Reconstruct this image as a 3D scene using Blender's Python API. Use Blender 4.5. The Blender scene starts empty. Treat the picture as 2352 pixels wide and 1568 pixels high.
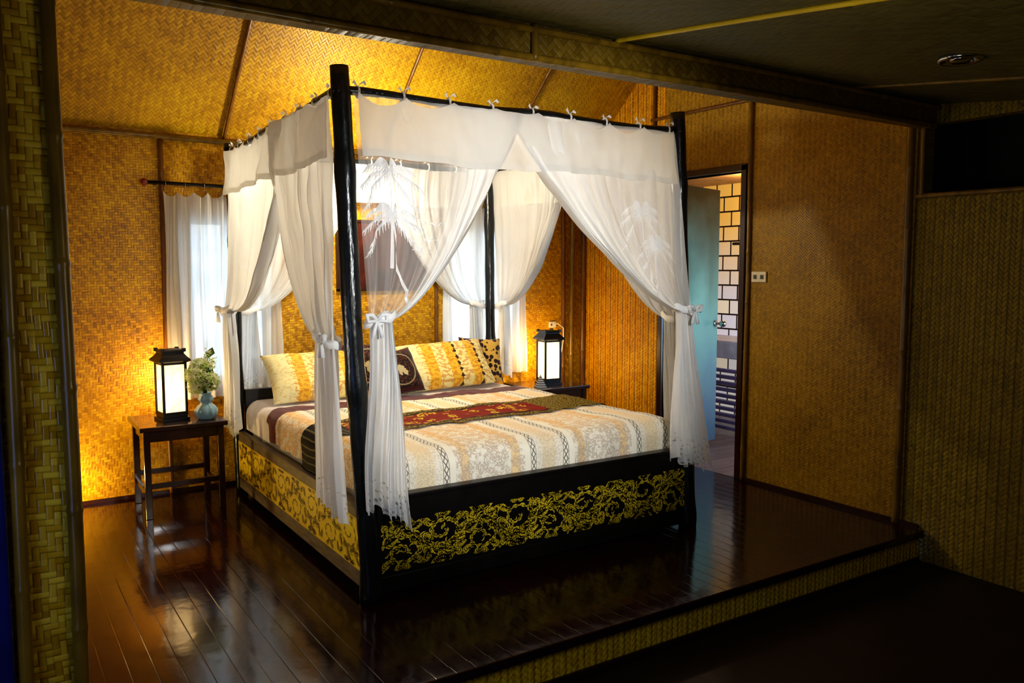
import bpy, bmesh, math, random
from math import sin, cos, pi, sqrt, floor, atan2, radians
from mathutils import Vector, Matrix, noise
random.seed(7)
scene = bpy.context.scene
COL = scene.collection
try:
    scene.view_settings.view_transform = 'Standard'
    scene.view_settings.look = 'Medium High Contrast'
except Exception:
    pass

# ------------------------------------------------------------------ helpers
def lin(r, g, b):
    f = lambda c: (c/255/12.92) if c/255 <= 0.04045 else ((c/255+0.055)/1.055)**2.4
    return (f(r), f(g), f(b), 1.0)

def new_mat(name):
    m = bpy.data.materials.new(name); m.use_nodes = True
    nt = m.node_tree; nt.nodes.clear()
    out = nt.nodes.new('ShaderNodeOutputMaterial')
    return m, nt, out

def setin(nt, sock, v):
    if isinstance(v, bpy.types.NodeSocket): nt.links.new(v, sock)
    else:
        if hasattr(sock.default_value, '__len__') and not hasattr(v, '__len__'):
            sock.default_value = [v]*len(sock.default_value)
        else: sock.default_value = v

def nd(nt, typ, ins=None, **props):
    n = nt.nodes.new(typ)
    for k, v in props.items(): setattr(n, k, v)
    for k, v in (ins or {}).items(): setin(nt, n.inputs[k], v)
    return n

def MA(nt, op, a, b=None, c=None):
    n = nt.nodes.new('ShaderNodeMath'); n.operation = op
    setin(nt, n.inputs[0], a)
    if b is not None: setin(nt, n.inputs[1], b)
    if c is not None: setin(nt, n.inputs[2], c)
    return n.outputs[0]

def MIX(nt, f, a, b):
    n = nt.nodes.new('ShaderNodeMix'); n.data_type = 'RGBA'
    setin(nt, n.inputs[0], f); setin(nt, n.inputs[6], a); setin(nt, n.inputs[7], b)
    return n.outputs[2]

def MIXF(nt, f, a, b):
    n = nt.nodes.new('ShaderNodeMix'); n.data_type = 'FLOAT'
    setin(nt, n.inputs[0], f); setin(nt, n.inputs[2], a); setin(nt, n.inputs[3], b)
    return n.outputs[0]

def RAMP(nt, f, stops):
    n = nt.nodes.new('ShaderNodeValToRGB'); setin(nt, n.inputs[0], f)
    cr = n.color_ramp
    while len(cr.elements) < len(stops): cr.elements.new(0.5)
    for e, (p, c) in zip(cr.elements, stops):
        e.position = p; e.color = c
    return n.outputs[0]

def NOISE(nt, vec, scale, detail=3, rough=0.5):
    n = nd(nt, 'ShaderNodeTexNoise', {'Scale': scale, 'Detail': detail, 'Roughness': rough})
    if vec is not None: nt.links.new(vec, n.inputs['Vector'])
    return n.outputs['Fac']

def PBSDF(nt, out, **kw):
    p = nt.nodes.new('ShaderNodeBsdfPrincipled')
    names = dict(color='Base Color', rough='Roughness', metal='Metallic', spec='Specular IOR Level',
                 normal='Normal', coat='Coat Weight', coatr='Coat Roughness', em='Emission Color', ems='Emission Strength', sheen='Sheen Weight')
    for k, v in kw.items(): setin(nt, p.inputs[names[k]], v)
    nt.links.new(p.outputs[0], out.inputs[0])
    return p

def OBJCO(nt, which='Object'):
    return nd(nt, 'ShaderNodeTexCoord').outputs[which]

def SEP(nt, v):
    s = nd(nt, 'ShaderNodeSeparateXYZ'); nt.links.new(v, s.inputs[0]); return s.outputs
def COMB(nt, x, y, z=0.0):
    c = nd(nt, 'ShaderNodeCombineXYZ'); setin(nt, c.inputs[0], x); setin(nt, c.inputs[1], y); setin(nt, c.inputs[2], z); return c.outputs[0]
def BUMP(nt, h, dist, strength=1.0):
    b = nd(nt, 'ShaderNodeBump', {'Distance': dist, 'Strength': strength}); nt.links.new(h, b.inputs['Height']); return b.outputs[0]

def simple(name, col, rough=0.5, metal=0.0, spec=0.5, var=0.25, scale=8, coat=0.0, bump=0.0, stretch=(1,1,1)):
    m, nt, out = new_mat(name)
    co = OBJCO(nt)
    mp = nd(nt, 'ShaderNodeMapping', {'Scale': stretch}); nt.links.new(co, mp.inputs[0])
    nz = NOISE(nt, mp.outputs[0], scale, 4)
    dark = tuple(c*(1-var) for c in col[:3])+(1,)
    lite = tuple(min(1, c*(1+var)) for c in col[:3])+(1,)
    c = RAMP(nt, nz, [(0.3, dark), (0.7, lite)])
    kw = dict(color=c, rough=rough, metal=metal, spec=spec, coat=coat)
    if bump: kw['normal'] = BUMP(nt, nz, bump)
    PBSDF(nt, out, **kw)
    return m

def weave(name, axes, size, rotdeg, c1, c2, c3, rough=0.38, bump=0.0015, stain=0.5, cvar=0.5, gapd=0.28, rib=0.0, ribd=.42, spec=.35):
    m, nt, out = new_mat(name)
    co = OBJCO(nt); s = SEP(nt, co)
    a, b = s[axes[0]], s[axes[1]]
    r = radians(rotdeg)
    u = MA(nt, 'ADD', MA(nt, 'MULTIPLY', a, cos(r)/size), MA(nt, 'MULTIPLY', b, -sin(r)/size))
    v = MA(nt, 'ADD', MA(nt, 'MULTIPLY', a, sin(r)/size), MA(nt, 'MULTIPLY', b, cos(r)/size))
    wob = MA(nt, 'MULTIPLY', MA(nt, 'SUBTRACT', NOISE(nt, co, 2.5, 2), 0.5), 2.0)
    u = MA(nt, 'ADD', u, wob); v = MA(nt, 'SUBTRACT', v, wob)
    fu, fv = MA(nt, 'FLOOR', u), MA(nt, 'FLOOR', v)
    md = MA(nt, 'LESS_THAN', MA(nt, 'FLOORED_MODULO', MA(nt, 'ADD', fu, fv), 4.0), 1.9)
    fru, frv = MA(nt, 'FRACT', u), MA(nt, 'FRACT', v)
    acr = MIXF(nt, md, fru, frv)
    q = MA(nt, 'SUBTRACT', MA(nt, 'MULTIPLY', acr, 2.0), 1.0)
    prof = MA(nt, 'SUBTRACT', 1.0, MA(nt, 'POWER', MA(nt, 'ABSOLUTE', q), 3.0))
    wn = nd(nt, 'ShaderNodeTexWhiteNoise', noise_dimensions='3D')
    nt.links.new(COMB(nt, MIXF(nt, md, fu, MA(nt, 'FLOOR', MA(nt, 'MULTIPLY', fu, 0.5))), MIXF(nt, md, MA(nt, 'FLOOR', MA(nt, 'MULTIPLY', fv, 0.5)), fv), md), wn.inputs['Vector'])
    rnd = wn.outputs['Value']
    big = NOISE(nt, co, 1.3, 5, 0.65)
    fib = NOISE(nt, co, 60, 2)
    t = MA(nt, 'ADD', MA(nt, 'MULTIPLY', rnd, 0.5*cvar), MA(nt, 'ADD', MA(nt, 'MULTIPLY', big, stain*1.5), MA(nt, 'ADD', MA(nt, 'MULTIPLY', fib, 0.15), MA(nt, 'MULTIPLY', md, 0.07))))
    col = RAMP(nt, t, [(0.3, c1), (0.58, c2), (0.9, c3)])
    gap = MA(nt, 'LESS_THAN', prof, 0.35)
    col = MIX(nt, MA(nt, 'MULTIPLY', gap, gapd), col, (0.02, 0.009, 0.002, 1))
    h = MA(nt, 'ADD', prof, MA(nt, 'MULTIPLY', md, 0.25))
    h = MA(nt, 'ADD', h, MA(nt, 'MULTIPLY', rnd, 0.6))
    if rib:
        rb_ = MA(nt, 'ABSOLUTE', MA(nt, 'SINE', MA(nt, 'ADD', MA(nt, 'MULTIPLY', a, pi/rib), MA(nt, 'MULTIPLY', wob, .35))))
        dash = MA(nt, 'SUBTRACT', 1.0, MA(nt, 'MULTIPLY', md, .6))
        col = MIX(nt, MA(nt, 'MULTIPLY', MA(nt, 'MULTIPLY', MA(nt, 'LESS_THAN', rb_, .5), ribd), dash), col, (0.03, 0.014, 0.002, 1))
        h = MA(nt, 'ADD', h, MA(nt, 'MULTIPLY', rb_, 1.2))
    PBSDF(nt, out, color=col, rough=MA(nt, 'ADD', rough, MA(nt, 'MULTIPLY', rnd, 0.15)), normal=BUMP(nt, h, bump), spec=spec)
    return m

def finish(ob, parent=None, mats=None, smooth=False):
    COL.objects.link(ob)
    if mats:
        for m in (mats if isinstance(mats, (list, tuple)) else [mats]): ob.data.materials.append(m)
    if smooth:
        for p in ob.data.polygons: p.use_smooth = True
    if parent is not None: ob.parent = parent
    return ob

def mesh(name, verts, faces, mat, parent=None, smooth=False, uv=None, fm=None):
    me = bpy.data.meshes.new(name)
    me.from_pydata([tuple(v) for v in verts], [], faces); me.update()
    if uv:
        l = me.uv_layers.new(name='UVMap')
        for lp in me.loops: l.data[lp.index].uv = uv[lp.vertex_index]
    ob = bpy.data.objects.new(name, me)
    finish(ob, parent, mat, smooth)
    if fm:
        for p, i in zip(me.polygons, fm): p.material_index = i
    return ob

def boxgeo(b, V, F):
    x0, x1, y0, y1, z0, z1 = b
    n = len(V)
    V += [(x0,y0,z0),(x1,y0,z0),(x1,y1,z0),(x0,y1,z0),(x0,y0,z1),(x1,y0,z1),(x1,y1,z1),(x0,y1,z1)]
    F += [tuple(n+i for i in f) for f in [(0,3,2,1),(4,5,6,7),(0,1,5,4),(1,2,6,5),(2,3,7,6),(3,0,4,7)]]

def boxes(name, bs, mat, parent=None, bevel=0.0):
    V, F = [], []
    for b in bs: boxgeo(b, V, F)
    ob = mesh(name, V, F, mat, parent)
    if bevel:
        md = ob.modifiers.new('bev', 'BEVEL'); md.width = bevel; md.segments = 2; md.limit_method = 'ANGLE'
    return ob

def tubegeo(pts, radii, seg, V, F, cap=True):
    n0 = len(V); pts = [Vector(p) for p in pts]
    if not hasattr(radii, '__len__'): radii = [radii]*len(pts)
    up = Vector((0, 0, 1)); prev = None
    for i, p in enumerate(pts):
        d = (pts[min(i+1, len(pts)-1)]-pts[max(i-1, 0)]).normalized()
        if prev is None:
            a = d.cross(up)
            if a.length < 0.05: a = d.cross(Vector((1, 0, 0)))
            a.normalize()
        else:
            a = (prev-d*prev.dot(d)).normalized()
        prev = a; b = d.cross(a)
        for k in range(seg):
            t = 2*pi*k/seg
            V.append(tuple(p+(a*cos(t)+b*sin(t))*radii[i]))
    for i in range(len(pts)-1):
        for k in range(seg):
            a0 = n0+i*seg+k; a1 = n0+i*seg+(k+1) % seg
            F.append((a0, a1, a1+seg, a0+seg))
    if cap:
        F.append(tuple(n0+k for k in range(seg))[::-1])
        F.append(tuple(n0+(len(pts)-1)*seg+k for k in range(seg)))

def tube(name, pts, radii, mat, parent=None, seg=12, smooth=True):
    V, F = [], []; tubegeo(pts, radii, seg, V, F)
    return mesh(name, V, F, mat, parent, smooth)

def lathegeo(prof, c, seg, V, F, rib=0, ribn=0):
    n0 = len(V)
    for (r, z) in prof:
        for k in range(seg):
            t = 2*pi*k/seg; rr = r*(1+rib*cos(ribn*t))
            V.append((c[0]+rr*cos(t), c[1]+rr*sin(t), c[2]+z))
    for i in range(len(prof)-1):
        for k in range(seg):
            a0 = n0+i*seg+k; a1 = n0+i*seg+(k+1) % seg
            F.append((a0, a1, a1+seg, a0+seg))
    F.append(tuple(n0+k for k in range(seg))[::-1])
    F.append(tuple(n0+(len(prof)-1)*seg+k for k in range(seg)))

def lathe(name, prof, c, mat, parent=None, seg=24, rib=0, ribn=0):
    V, F = [], []; lathegeo(prof, c, seg, V, F, rib, ribn)
    return mesh(name, V, F, mat, parent, True)

def empty(name, loc, label, cat, group=None):
    e = bpy.data.objects.new(name, None); e.empty_display_size = 0.1
    e.location = loc; COL.objects.link(e)
    tag(e, label, cat, group); return e

def tag(o, label, cat, group=None, kind=None):
    o['label'] = label; o['category'] = cat
    if group: o['group'] = group
    if kind: o['kind'] = kind
    return o

def struct(o):
    o['kind'] = 'structure'; return o

def adopt(e, *obs):
    bpy.context.view_layer.update()
    for o in obs:
        o.parent = e; o.matrix_parent_inverse = Matrix.Translation(-e.location)
    return e

def bamboo(name, p0, p1, r, mat, bow=0.004, node=0.33):
    p0, p1 = Vector(p0), Vector(p1); L = (p1-p0).length
    n = max(6, int(L/0.04)); pts = []; rad = []
    d = (p1-p0).normalized(); side = d.cross(Vector((0.3, 0.9, 0.4))).normalized()
    ph = random.random()*node
    ks = sorted(set([i/n for i in range(n+1)] + [min(1, max(0, (ph+k*node+o)/L)) for k in range(int(L/node)+1) for o in (-.012, -.004, .004, .012)]))
    for t in ks:
        pts.append(p0.lerp(p1, t)+side*bow*sin(t*L*2.1+ph*9))
        q = ((t*L-ph) % node); q = min(q, node-q)
        rad.append(r*(1+0.14*math.exp(-(q/0.008)**2)))
    return struct(tube(name, pts, rad, mat, seg=12))

# ------------------------------------------------------------------ materials
mat_back = weave('woven_bamboo_back', (0, 2), 0.016, 0, lin(112, 70, 3), lin(184, 130, 6), lin(230, 180, 18), gapd=.22)
mat_right = weave('woven_bamboo_right', (1, 2), 0.013, 45, lin(106, 74, 2), lin(162, 122, 4), lin(202, 160, 16), rough=.36, cvar=.4, spec=.4, gapd=.2)
mat_rib = weave('woven_bamboo_ribbed', (1, 2), 0.018, 45, lin(160, 100, 2), lin(224, 152, 5), lin(248, 190, 18), bump=.002, rib=.030, ribd=.6)
mat_rib2 = weave('woven_bamboo_olive', (1, 2), 0.018, 45, lin(92, 76, 6), lin(142, 118, 12), lin(170, 144, 26), bump=.002, rib=.026, ribd=.5, spec=.3)
mat_part = weave('woven_bamboo_partition', (0, 2), 0.018, 0, lin(134, 98, 6), lin(196, 150, 18), lin(240, 204, 60), rough=0.22, bump=0.003, cvar=.7, spec=.6)
mat_slope = weave('woven_bamboo_roof', (0, 1), 0.016, 45, lin(108, 70, 2), lin(168, 122, 4), lin(206, 164, 14), rough=0.4, cvar=.4, stain=.6)
mat_ceil = weave('woven_ceiling_mat', (0, 1), 0.03, 20, lin(76, 70, 30), lin(102, 94, 42), lin(124, 114, 56), rough=0.5)
mat_beam = weave('woven_beam', (0, 2), 0.022, 45, lin(84, 62, 8), lin(116, 90, 14), lin(140, 112, 24), rough=0.4)
mat_riser = weave('woven_riser', (0, 2), 0.018, 45, lin(184, 150, 16), lin(240, 208, 34), lin(252, 230, 60), rough=0.3, bump=.002, rib=.030, ribd=.5)
mat_bamboo = simple('bamboo_pole', lin(128, 98, 24), 0.28, var=0.35, scale=6, bump=0.001, stretch=(4, 4, 1))
mat_bamboo_d = simple('bamboo_brown', lin(112, 70, 12), 0.35, var=0.35, scale=6, stretch=(3, 3, 1))
mat_bamboo_y = simple('bamboo_yellow', lin(235, 200, 30), 0.35, var=0.15)
mat_trimwood = simple('dark_frame_wood', lin(52, 22, 10), 0.3, var=0.3, scale=10, stretch=(3, 3, 0.5))
mat_black = simple('black_lacquer_wood', lin(16, 13, 12), 0.36, var=0.3, scale=14, bump=0.001)
mat_post = simple('black_rough_log', lin(22, 25, 27), 0.26, var=0.5, scale=18, bump=0.008, stretch=(1, 1, 0.3))
mat_grey = simple('weathered_grey_wood', lin(112, 98, 76), 0.5, var=0.35, scale=10, stretch=(5, 1, 5), bump=0.002)
mat_gold = simple('gold_leaf_bright', lin(255, 214, 40), 0.42, var=0.12, scale=20)
mat_gold2 = simple('gold_stencil', lin(202, 176, 38), 0.42, var=0.4, scale=10)
mat_brownink = simple('dark_brown_stencil_ink', lin(84, 52, 10), 0.5, var=0.3)
mat_stand = simple('dark_brown_table_wood', lin(50, 24, 12), 0.22, var=0.35, scale=8, stretch=(1, 6, 1), coat=0.4)
mat_chrome = simple('chrome', lin(190, 190, 190), 0.15, metal=1.0, var=0.05)
mat_white = simple('white_plastic', lin(225, 215, 190), 0.35, var=0.03)
mat_socket = simple('socket_slot', lin(60, 55, 50), 0.5)

def floor_mat(name, c1, c2, rough, axis, bmp=.0008, pw=.08, spec=.5, curve=.14, edged=.6):
    m, nt, out = new_mat(name); co = OBJCO(nt); s = SEP(nt, co)
    w = MA(nt, 'MULTIPLY', s[axis], 1/pw)
    fl, fr = MA(nt, 'FLOOR', w), MA(nt, 'FRACT', w)
    L = MA(nt, 'FLOOR', MA(nt, 'ADD', MA(nt, 'MULTIPLY', s[1-axis], 0.7), MA(nt, 'MULTIPLY', MA(nt, 'FRACT', MA(nt, 'MULTIPLY', fl, 0.381)), 1.0)))
    wn = nd(nt, 'ShaderNodeTexWhiteNoise', noise_dimensions='3D'); nt.links.new(COMB(nt, fl, L), wn.inputs['Vector'])
    mp = nd(nt, 'ShaderNodeMapping', {'Scale': (12, 1.2, 1) if axis == 0 else (1.2, 12, 1)}); nt.links.new(co, mp.inputs[0])
    g = NOISE(nt, mp.outputs[0], 3, 4)
    col = RAMP(nt, MA(nt, 'ADD', MA(nt, 'MULTIPLY', wn.outputs['Value'], 0.3), MA(nt, 'MULTIPLY', g, 0.6)), [(0.2, c1), (0.9, c2)])
    e = MA(nt, 'ABSOLUTE', MA(nt, 'SUBTRACT', fr, 0.5))
    edge = MA(nt, 'MAXIMUM', MA(nt, 'MULTIPLY', MA(nt, 'SUBTRACT', e, 0.47), 33.0), 0.0)
    h = MA(nt, 'SUBTRACT', MA(nt, 'MULTIPLY', NOISE(nt, co, 9, 2), 1.6), MA(nt, 'MULTIPLY', edge, .4))
    h = MA(nt, 'ADD', h, MA(nt, 'MULTIPLY', MA(nt, 'POWER', MA(nt, 'MULTIPLY', e, 2.0), 2.0), -curve))
    col = MIX(nt, MA(nt, 'MULTIPLY', edge, edged), col, (0.003, 0.001, 0.001, 1))
    PBSDF(nt, out, color=col, rough=MA(nt, 'ADD', rough, MA(nt, 'MULTIPLY', g, 0.12)), normal=BUMP(nt, h, bmp), spec=spec)
    return m
mat_floor = floor_mat('polished_dark_planks', lin(26, 4, 5), lin(54, 10, 9), 0.07, 0, spec=.5)
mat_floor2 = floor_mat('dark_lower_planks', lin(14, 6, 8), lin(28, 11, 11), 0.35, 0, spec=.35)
mat_bathfloor = floor_mat('bath_slats', lin(90, 66, 60), lin(140, 104, 96), 0.3, 1, bmp=.004, pw=.06, curve=.4)

def cloth(name, col, tr0, tr1, thr=0.7, transl=0.5, lace=False):
    m, nt, out = new_mat(name)
    uv = OBJCO(nt, 'UV'); s = SEP(nt, uv)
    nz = NOISE(nt, OBJCO(nt), 5, 3)
    c = RAMP(nt, nz, [(0.3, tuple(x*0.95 for x in col[:3])+(1,)), (0.7, col)])
    d = nd(nt, 'ShaderNodeBsdfDiffuse', {'Color': c}); t = nd(nt, 'ShaderNodeBsdfTranslucent', {'Color': c})
    mx = nd(nt, 'ShaderNodeMixShader', {0: transl}); nt.links.new(d.outputs[0], mx.inputs[1]); nt.links.new(t.outputs[0], mx.inputs[2])
    tp = nd(nt, 'ShaderNodeBsdfTransparent')
    f = nd(nt, 'ShaderNodeMapRange', {'Value': s[0], 'From Min': thr-0.15, 'From Max': thr+0.15, 'To Min': tr0, 'To Max': tr1}).outputs[0]
    if lace:
        v = nd(nt, 'ShaderNodeTexVoronoi', {'Scale': 1.0}); nt.links.new(COMB(nt, MA(nt, 'MULTIPLY', s[0], 22.0), MA(nt, 'MULTIPLY', s[1], 75.0)), v.inputs['Vector'])
        hole = MA(nt, 'MULTIPLY', MA(nt, 'LESS_THAN', v.outputs['Distance'], .30), MA(nt, 'LESS_THAN', s[1], .085))
        lower = MA(nt, 'LESS_THAN', s[1], .5)
        f = MIXF(nt, lower, f, .04)
        f = MA(nt, 'MAXIMUM', f, MA(nt, 'MULTIPLY', hole, .55))
    m2 = nd(nt, 'ShaderNodeMixShader', {0: f}); nt.links.new(mx.outputs[0], m2.inputs[1]); nt.links.new(tp.outputs[0], m2.inputs[2])
    nt.links.new(m2.outputs[0], out.inputs[0])
    return m
WH = (0.95, 0.96, 0.97, 1)
mat_sheer = cloth('sheer_white_cotton', WH, 0.42, 0.03, 0.55, 0.40, True)
mat_palm = cloth('very_sheer_embroidered_cotton', WH, 0.68, 0.03, 0.56, 0.38, True)
mat_drape = cloth('white_cotton_drape', WH, 0.06, 0.03, 0.7, 0.44, True)
mat_val = cloth('white_valance', (.94, .93, .90, 1), 0.14, 0.14, 0.5, 0.48)
mat_emb = cloth('white_embroidery', (1.0, 1.0, 1.0, 1), 0.0, 0.0, 0.5, 0.2)
mat_embp = cloth('soft_palm_embroidery', (1.0, 1.0, 1.0, 1), 0.28, 0.28, 0.5, 0.3)
mat_wcur = cloth('linen_window_curtain', (0.88, 0.86, 0.80, 1), 0.05, 0.05, 0.5, 0.5)

# ------------------------------------------------------------------ setting
XR, YB, YS = 2.92, 2.28, -0.72
def wall(name, bs, mat): return struct(boxes(name, bs, mat))
W1 = (-0.24, 0.25, 0.68, 1.74); W2 = (1.60, 2.24, 0.68, 1.74)
zt = 2.26
wall('wall_back', [(-1.9, W1[0], YB, YB+.1, 0, zt), (W1[0], W1[1], YB, YB+.1, 0, W1[2]), (W1[0], W1[1], YB, YB+.1, W1[3], zt),
                   (W1[1], W2[0], YB, YB+.1, 0, zt), (W2[0], W2[1], YB, YB+.1, 0, W2[2]), (W2[0], W2[1], YB, YB+.1, W2[3], zt),
                   (W2[1], XR+.1, YB, YB+.1, 0, zt)], mat_back)
D0, D1, DH = 0.58, 1.31, 2.06
wall('wall_right', [(XR, XR+.08, -0.62, D0, 0, 3.7), (XR, XR+.08, D0, D1, DH, 3.7)], mat_right)
wall('wall_right.001', [(XR, XR+.08, D1, YB, 0, 3.7)], mat_rib)
wall('wall_right.002', [(XR+.01, XR+.09, -4.0, -0.62, -.18, 1.81), (XR+.01, XR+.09, -4.0, -0.62, 2.18, 2.6), (XR+.01, XR+.09, -0.66, -0.62, 1.81, 2.2)], mat_rib2)
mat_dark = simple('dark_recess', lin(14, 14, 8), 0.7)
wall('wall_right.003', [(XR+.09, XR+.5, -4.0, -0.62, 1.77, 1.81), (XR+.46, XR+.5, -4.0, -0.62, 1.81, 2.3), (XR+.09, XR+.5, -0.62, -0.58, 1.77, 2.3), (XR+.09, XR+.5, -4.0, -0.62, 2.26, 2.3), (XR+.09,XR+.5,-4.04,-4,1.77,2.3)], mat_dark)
wall('wall_left', [(-2.0, -1.9, -4.0, YB+.1, -.18, 3.7)], mat_rib2)
wall('wall_front', [(-2.0, XR+.1, -4.1, -4.0, -.18, 2.4)], mat_beam)
struct(boxes('floor', [(-1.9, XR, YS+.02, YB, -0.05, 0)], mat_floor))
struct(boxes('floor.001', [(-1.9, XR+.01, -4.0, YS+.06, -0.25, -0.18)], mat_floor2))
struct(boxes('trim_1', [(-1.9, XR-.02, YS-.045, YS+.02, -0.035, 0.004)], mat_floor, bevel=0.006))
struct(boxes('wall_step', [(-1.9, XR, YS+.0, YS+.06, -0.18, -0.035)], mat_riser))
struct(boxes('baseboard_step', [(-1.9, XR, YS-.012, YS, -0.18, -0.16)], mat_trimwood))
def slab(name, x0, x1, p, q, th, mat):
    (y0, z0), (y1, z1) = p, q
    V = [(x0,y0,z0),(x1,y0,z0),(x1,y1,z1),(x0,y1,z1),(x0,y0,z0+th),(x1,y0,z0+th),(x1,y1,z1+th),(x0,y1,z1+th)]
    F = [(0,3,2,1),(4,5,6,7),(0,1,5,4),(1,2,6,5),(2,3,7,6),(3,0,4,7)]
    return struct(mesh(name, V, F, mat))
slab('ceiling', -1.95, XR+.06, (YB+.08, 2.24-.05), (0.8, 2.24+.88*1.48), 0.06, mat_slope)
slab('ceiling.001', -1.95, XR+.06, (0.8, 2.24+.88*1.48), (YS+.1, 2.24+.88*0.2), 0.06, mat_slope)
CZ = lambda y: 2.28-0.124*(-0.72-y)
slab('ceiling.002', -1.95, XR+.06, (YS+.05, CZ(YS+.05)), (-4.05, CZ(-4.05)), 0.05, mat_ceil)
struct(boxes('trim_2', [(-1.9, XR, YS, YS+.1, 2.165, 2.45)], mat_beam))
bamboo('trim_3', (-1.9, YS-.008, 2.165), (XR, YS-.008, 2.165), 0.014, mat_bamboo)
bamboo('trim_4', (-1.9, YS-.012, 2.262), (XR, YS-.012, 2.262), 0.012, mat_bamboo)
bamboo('trim_5', (0.35, YS-.014, 2.15), (0.35, YS-.014, 2.275), 0.013, mat_bamboo)
bamboo('trim_6', (0.716, YS-.02, CZ(YS)-.008), (0.716, -3.9, CZ(-3.9)-.008), 0.009, mat_bamboo_y)
bamboo('trim_7', (2.2, YS-.02, CZ(YS)-.006), (2.2, -3.9, CZ(-3.9)-.006), 0.01, mat_bamboo)
bamboo('trim_8', (0.716, -2.1, CZ(-2.1)-.006), (XR, -2.1, CZ(-2.1)-.006), 0.009, mat_bamboo)
for i, x in enumerate((-0.95, 0.015, 1.1, 2.1)):
    y0, y1 = YB-.01, 0.82
    f = lambda y: 2.24+.88*(2.28-y)-.012
    bamboo('trim_%d' % (9+i), (x, y0, f(y0)), (x, y1, f(y1)), 0.011, mat_bamboo_d)
bamboo('trim_13', (-1.9, YB-.015, 2.225), (XR, YB-.015, 2.225), 0.018, mat_bamboo)
bamboo('trim_14', (-0.375, YB-.012, 0), (-0.375, YB-.012, 2.21), 0.014, mat_bamboo_d)
bamboo('trim_15', (1.52, YB-.012, 0), (1.52, YB-.012, 2.21), 0.013, mat_bamboo_d)
bamboo('trim_16', (2.70, YB-.014, 0), (2.70, YB-.014, 2.21), 0.018, mat_bamboo_d)
bamboo('trim_17', (2.79, YB-.018, 0), (2.79, YB-.018, 2.21), 0.02, mat_bamboo)
bamboo('trim_18', (XR-.02, YB-.03, 0), (XR-.02, YB-.03, 2.6), 0.022, mat_bamboo_d)
bamboo('trim_19', (XR-.012, D0-.07, 0), (XR-.012, D0-.07, 3.0), 0.016, mat_bamboo)
bamboo('trim_20', (XR-.012, -0.59, 0), (XR-.012, -0.59, 2.3), 0.02, mat_bamboo)
bamboo('trim_21', (XR-.012, 1.45, 2.51), (XR-.012, -0.6, 2.51), 0.013, mat_bamboo_d)
bamboo('trim_22', (XR-.012, 1.42, 2.07), (XR-.012, 1.42, 3.0), 0.014, mat_bamboo_d)
struct(boxes('baseboard_right', [(XR-.015, XR, -0.72, D0-.06, 0, 0.022)], mat_trimwood))
struct(boxes('baseboard_back', [(-1.9, XR, YB-.012, YB, 0, 0.022)], mat_trimwood))
bamboo('trim_23', (XR+.0, -4, 1.805), (XR+.0, -0.62, 1.805), 0.014, mat_bamboo)
bamboo('trim_24', (XR+.0, -0.655, 1.8), (XR+.0, -0.655, 2.26), 0.013, mat_bamboo)
struct(boxes('wall_partition', [(-1.31, -1.165, YS-.0, YS+.05, -.18, 2.3), (-1.9, -1.31, YS+.01, YS+.04, 1.85, 2.3)], mat_part))
bamboo('trim_25', (-1.158, YS-.012, -.17), (-1.158, YS-.012, 2.3), 0.019, mat_bamboo)
bamboo('trim_26', (-1.282, YS-.03, -.17), (-1.282, YS-.03, 2.3), 0.017, mat_bamboo)
mat_blueglow_wood = simple('dark_wood_blue_glow', lin(24, 34, 100), 0.15, var=0.3)  # bluish light on the dark wood is put into its base colour
struct(boxes('trim_27', [(-1.44, -1.31, YS-.03, YS+.05, -.18, 1.85)], mat_blueglow_wood, bevel=0.01))
def window(n, w):
    x0, x1, z0, z1 = w
    struct(boxes('window_%d' % n, [(x0, x0+.04, YB+.02, YB+.08, z0, z1), (x1-.04, x1, YB+.02, YB+.08, z0, z1), (x0, x1, YB+.02, YB+.08, z0, z0+.04), (x0, x1, YB+.02, YB+.08, z1-.04, z1),
                                       ((x0+x1)/2-.015, (x0+x1)/2+.015, YB+.03, YB+.07, z0, z1)], mat_trimwood))
window(1, W1); window(2, W2)

# door frame + leaf
struct(boxes('trim_28', [(XR-.02, XR+.1, D0-.045, D0, 0, DH+.04), (XR-.02, XR+.1, D1, D1+.045, 0, DH+.04), (XR-.02, XR+.1, D0-.045, D1+.045, DH, DH+.045)], mat_trimwood, bevel=0.004))
mat_door, nt, out = new_mat('teal_door_light_gradient')
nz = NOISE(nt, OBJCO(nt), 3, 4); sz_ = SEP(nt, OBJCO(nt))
dc = RAMP(nt, MA(nt, 'ADD', MA(nt, 'MULTIPLY', sz_[2], .42), MA(nt, 'MULTIPLY', nz, .3)), [(.25, lin(84, 104, 120)), (.62, lin(126, 156, 136)), (.97, lin(30, 30, 24))])  # light falloff painted into the leaf: bluish foot, bright teal middle, dark top
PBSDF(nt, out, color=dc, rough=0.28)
dv = Vector((0.665, 0.197, 0)).normalized(); dn = Vector((dv.y, -dv.x, 0))
hp = Vector((XR+.09, D1-.01, 0))
def orbox(name, org, ax, ay, sx, sy, z0, z1, mat, par=None, bevel=0.003):
    V = []
    for z in (z0, z1):
        for (a, b) in ((sx[0], sy[0]), (sx[1], sy[0]), (sx[1], sy[1]), (sx[0], sy[1])):
            p = org+ax*a+ay*b; V.append((p.x, p.y, z))
    F = [(0,3,2,1),(4,5,6,7),(0,1,5,4),(1,2,6,5),(2,3,7,6),(3,0,4,7)]
    o = mesh(name, V, F, mat, par)
    md = o.modifiers.new('b', 'BEVEL'); md.width = bevel; md.segments = 2
    return o
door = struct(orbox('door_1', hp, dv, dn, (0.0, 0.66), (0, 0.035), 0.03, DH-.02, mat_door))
kp = hp+dv*0.61+dn*0.035+Vector((0, 0, 0.98))
V, F = [], []
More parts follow.
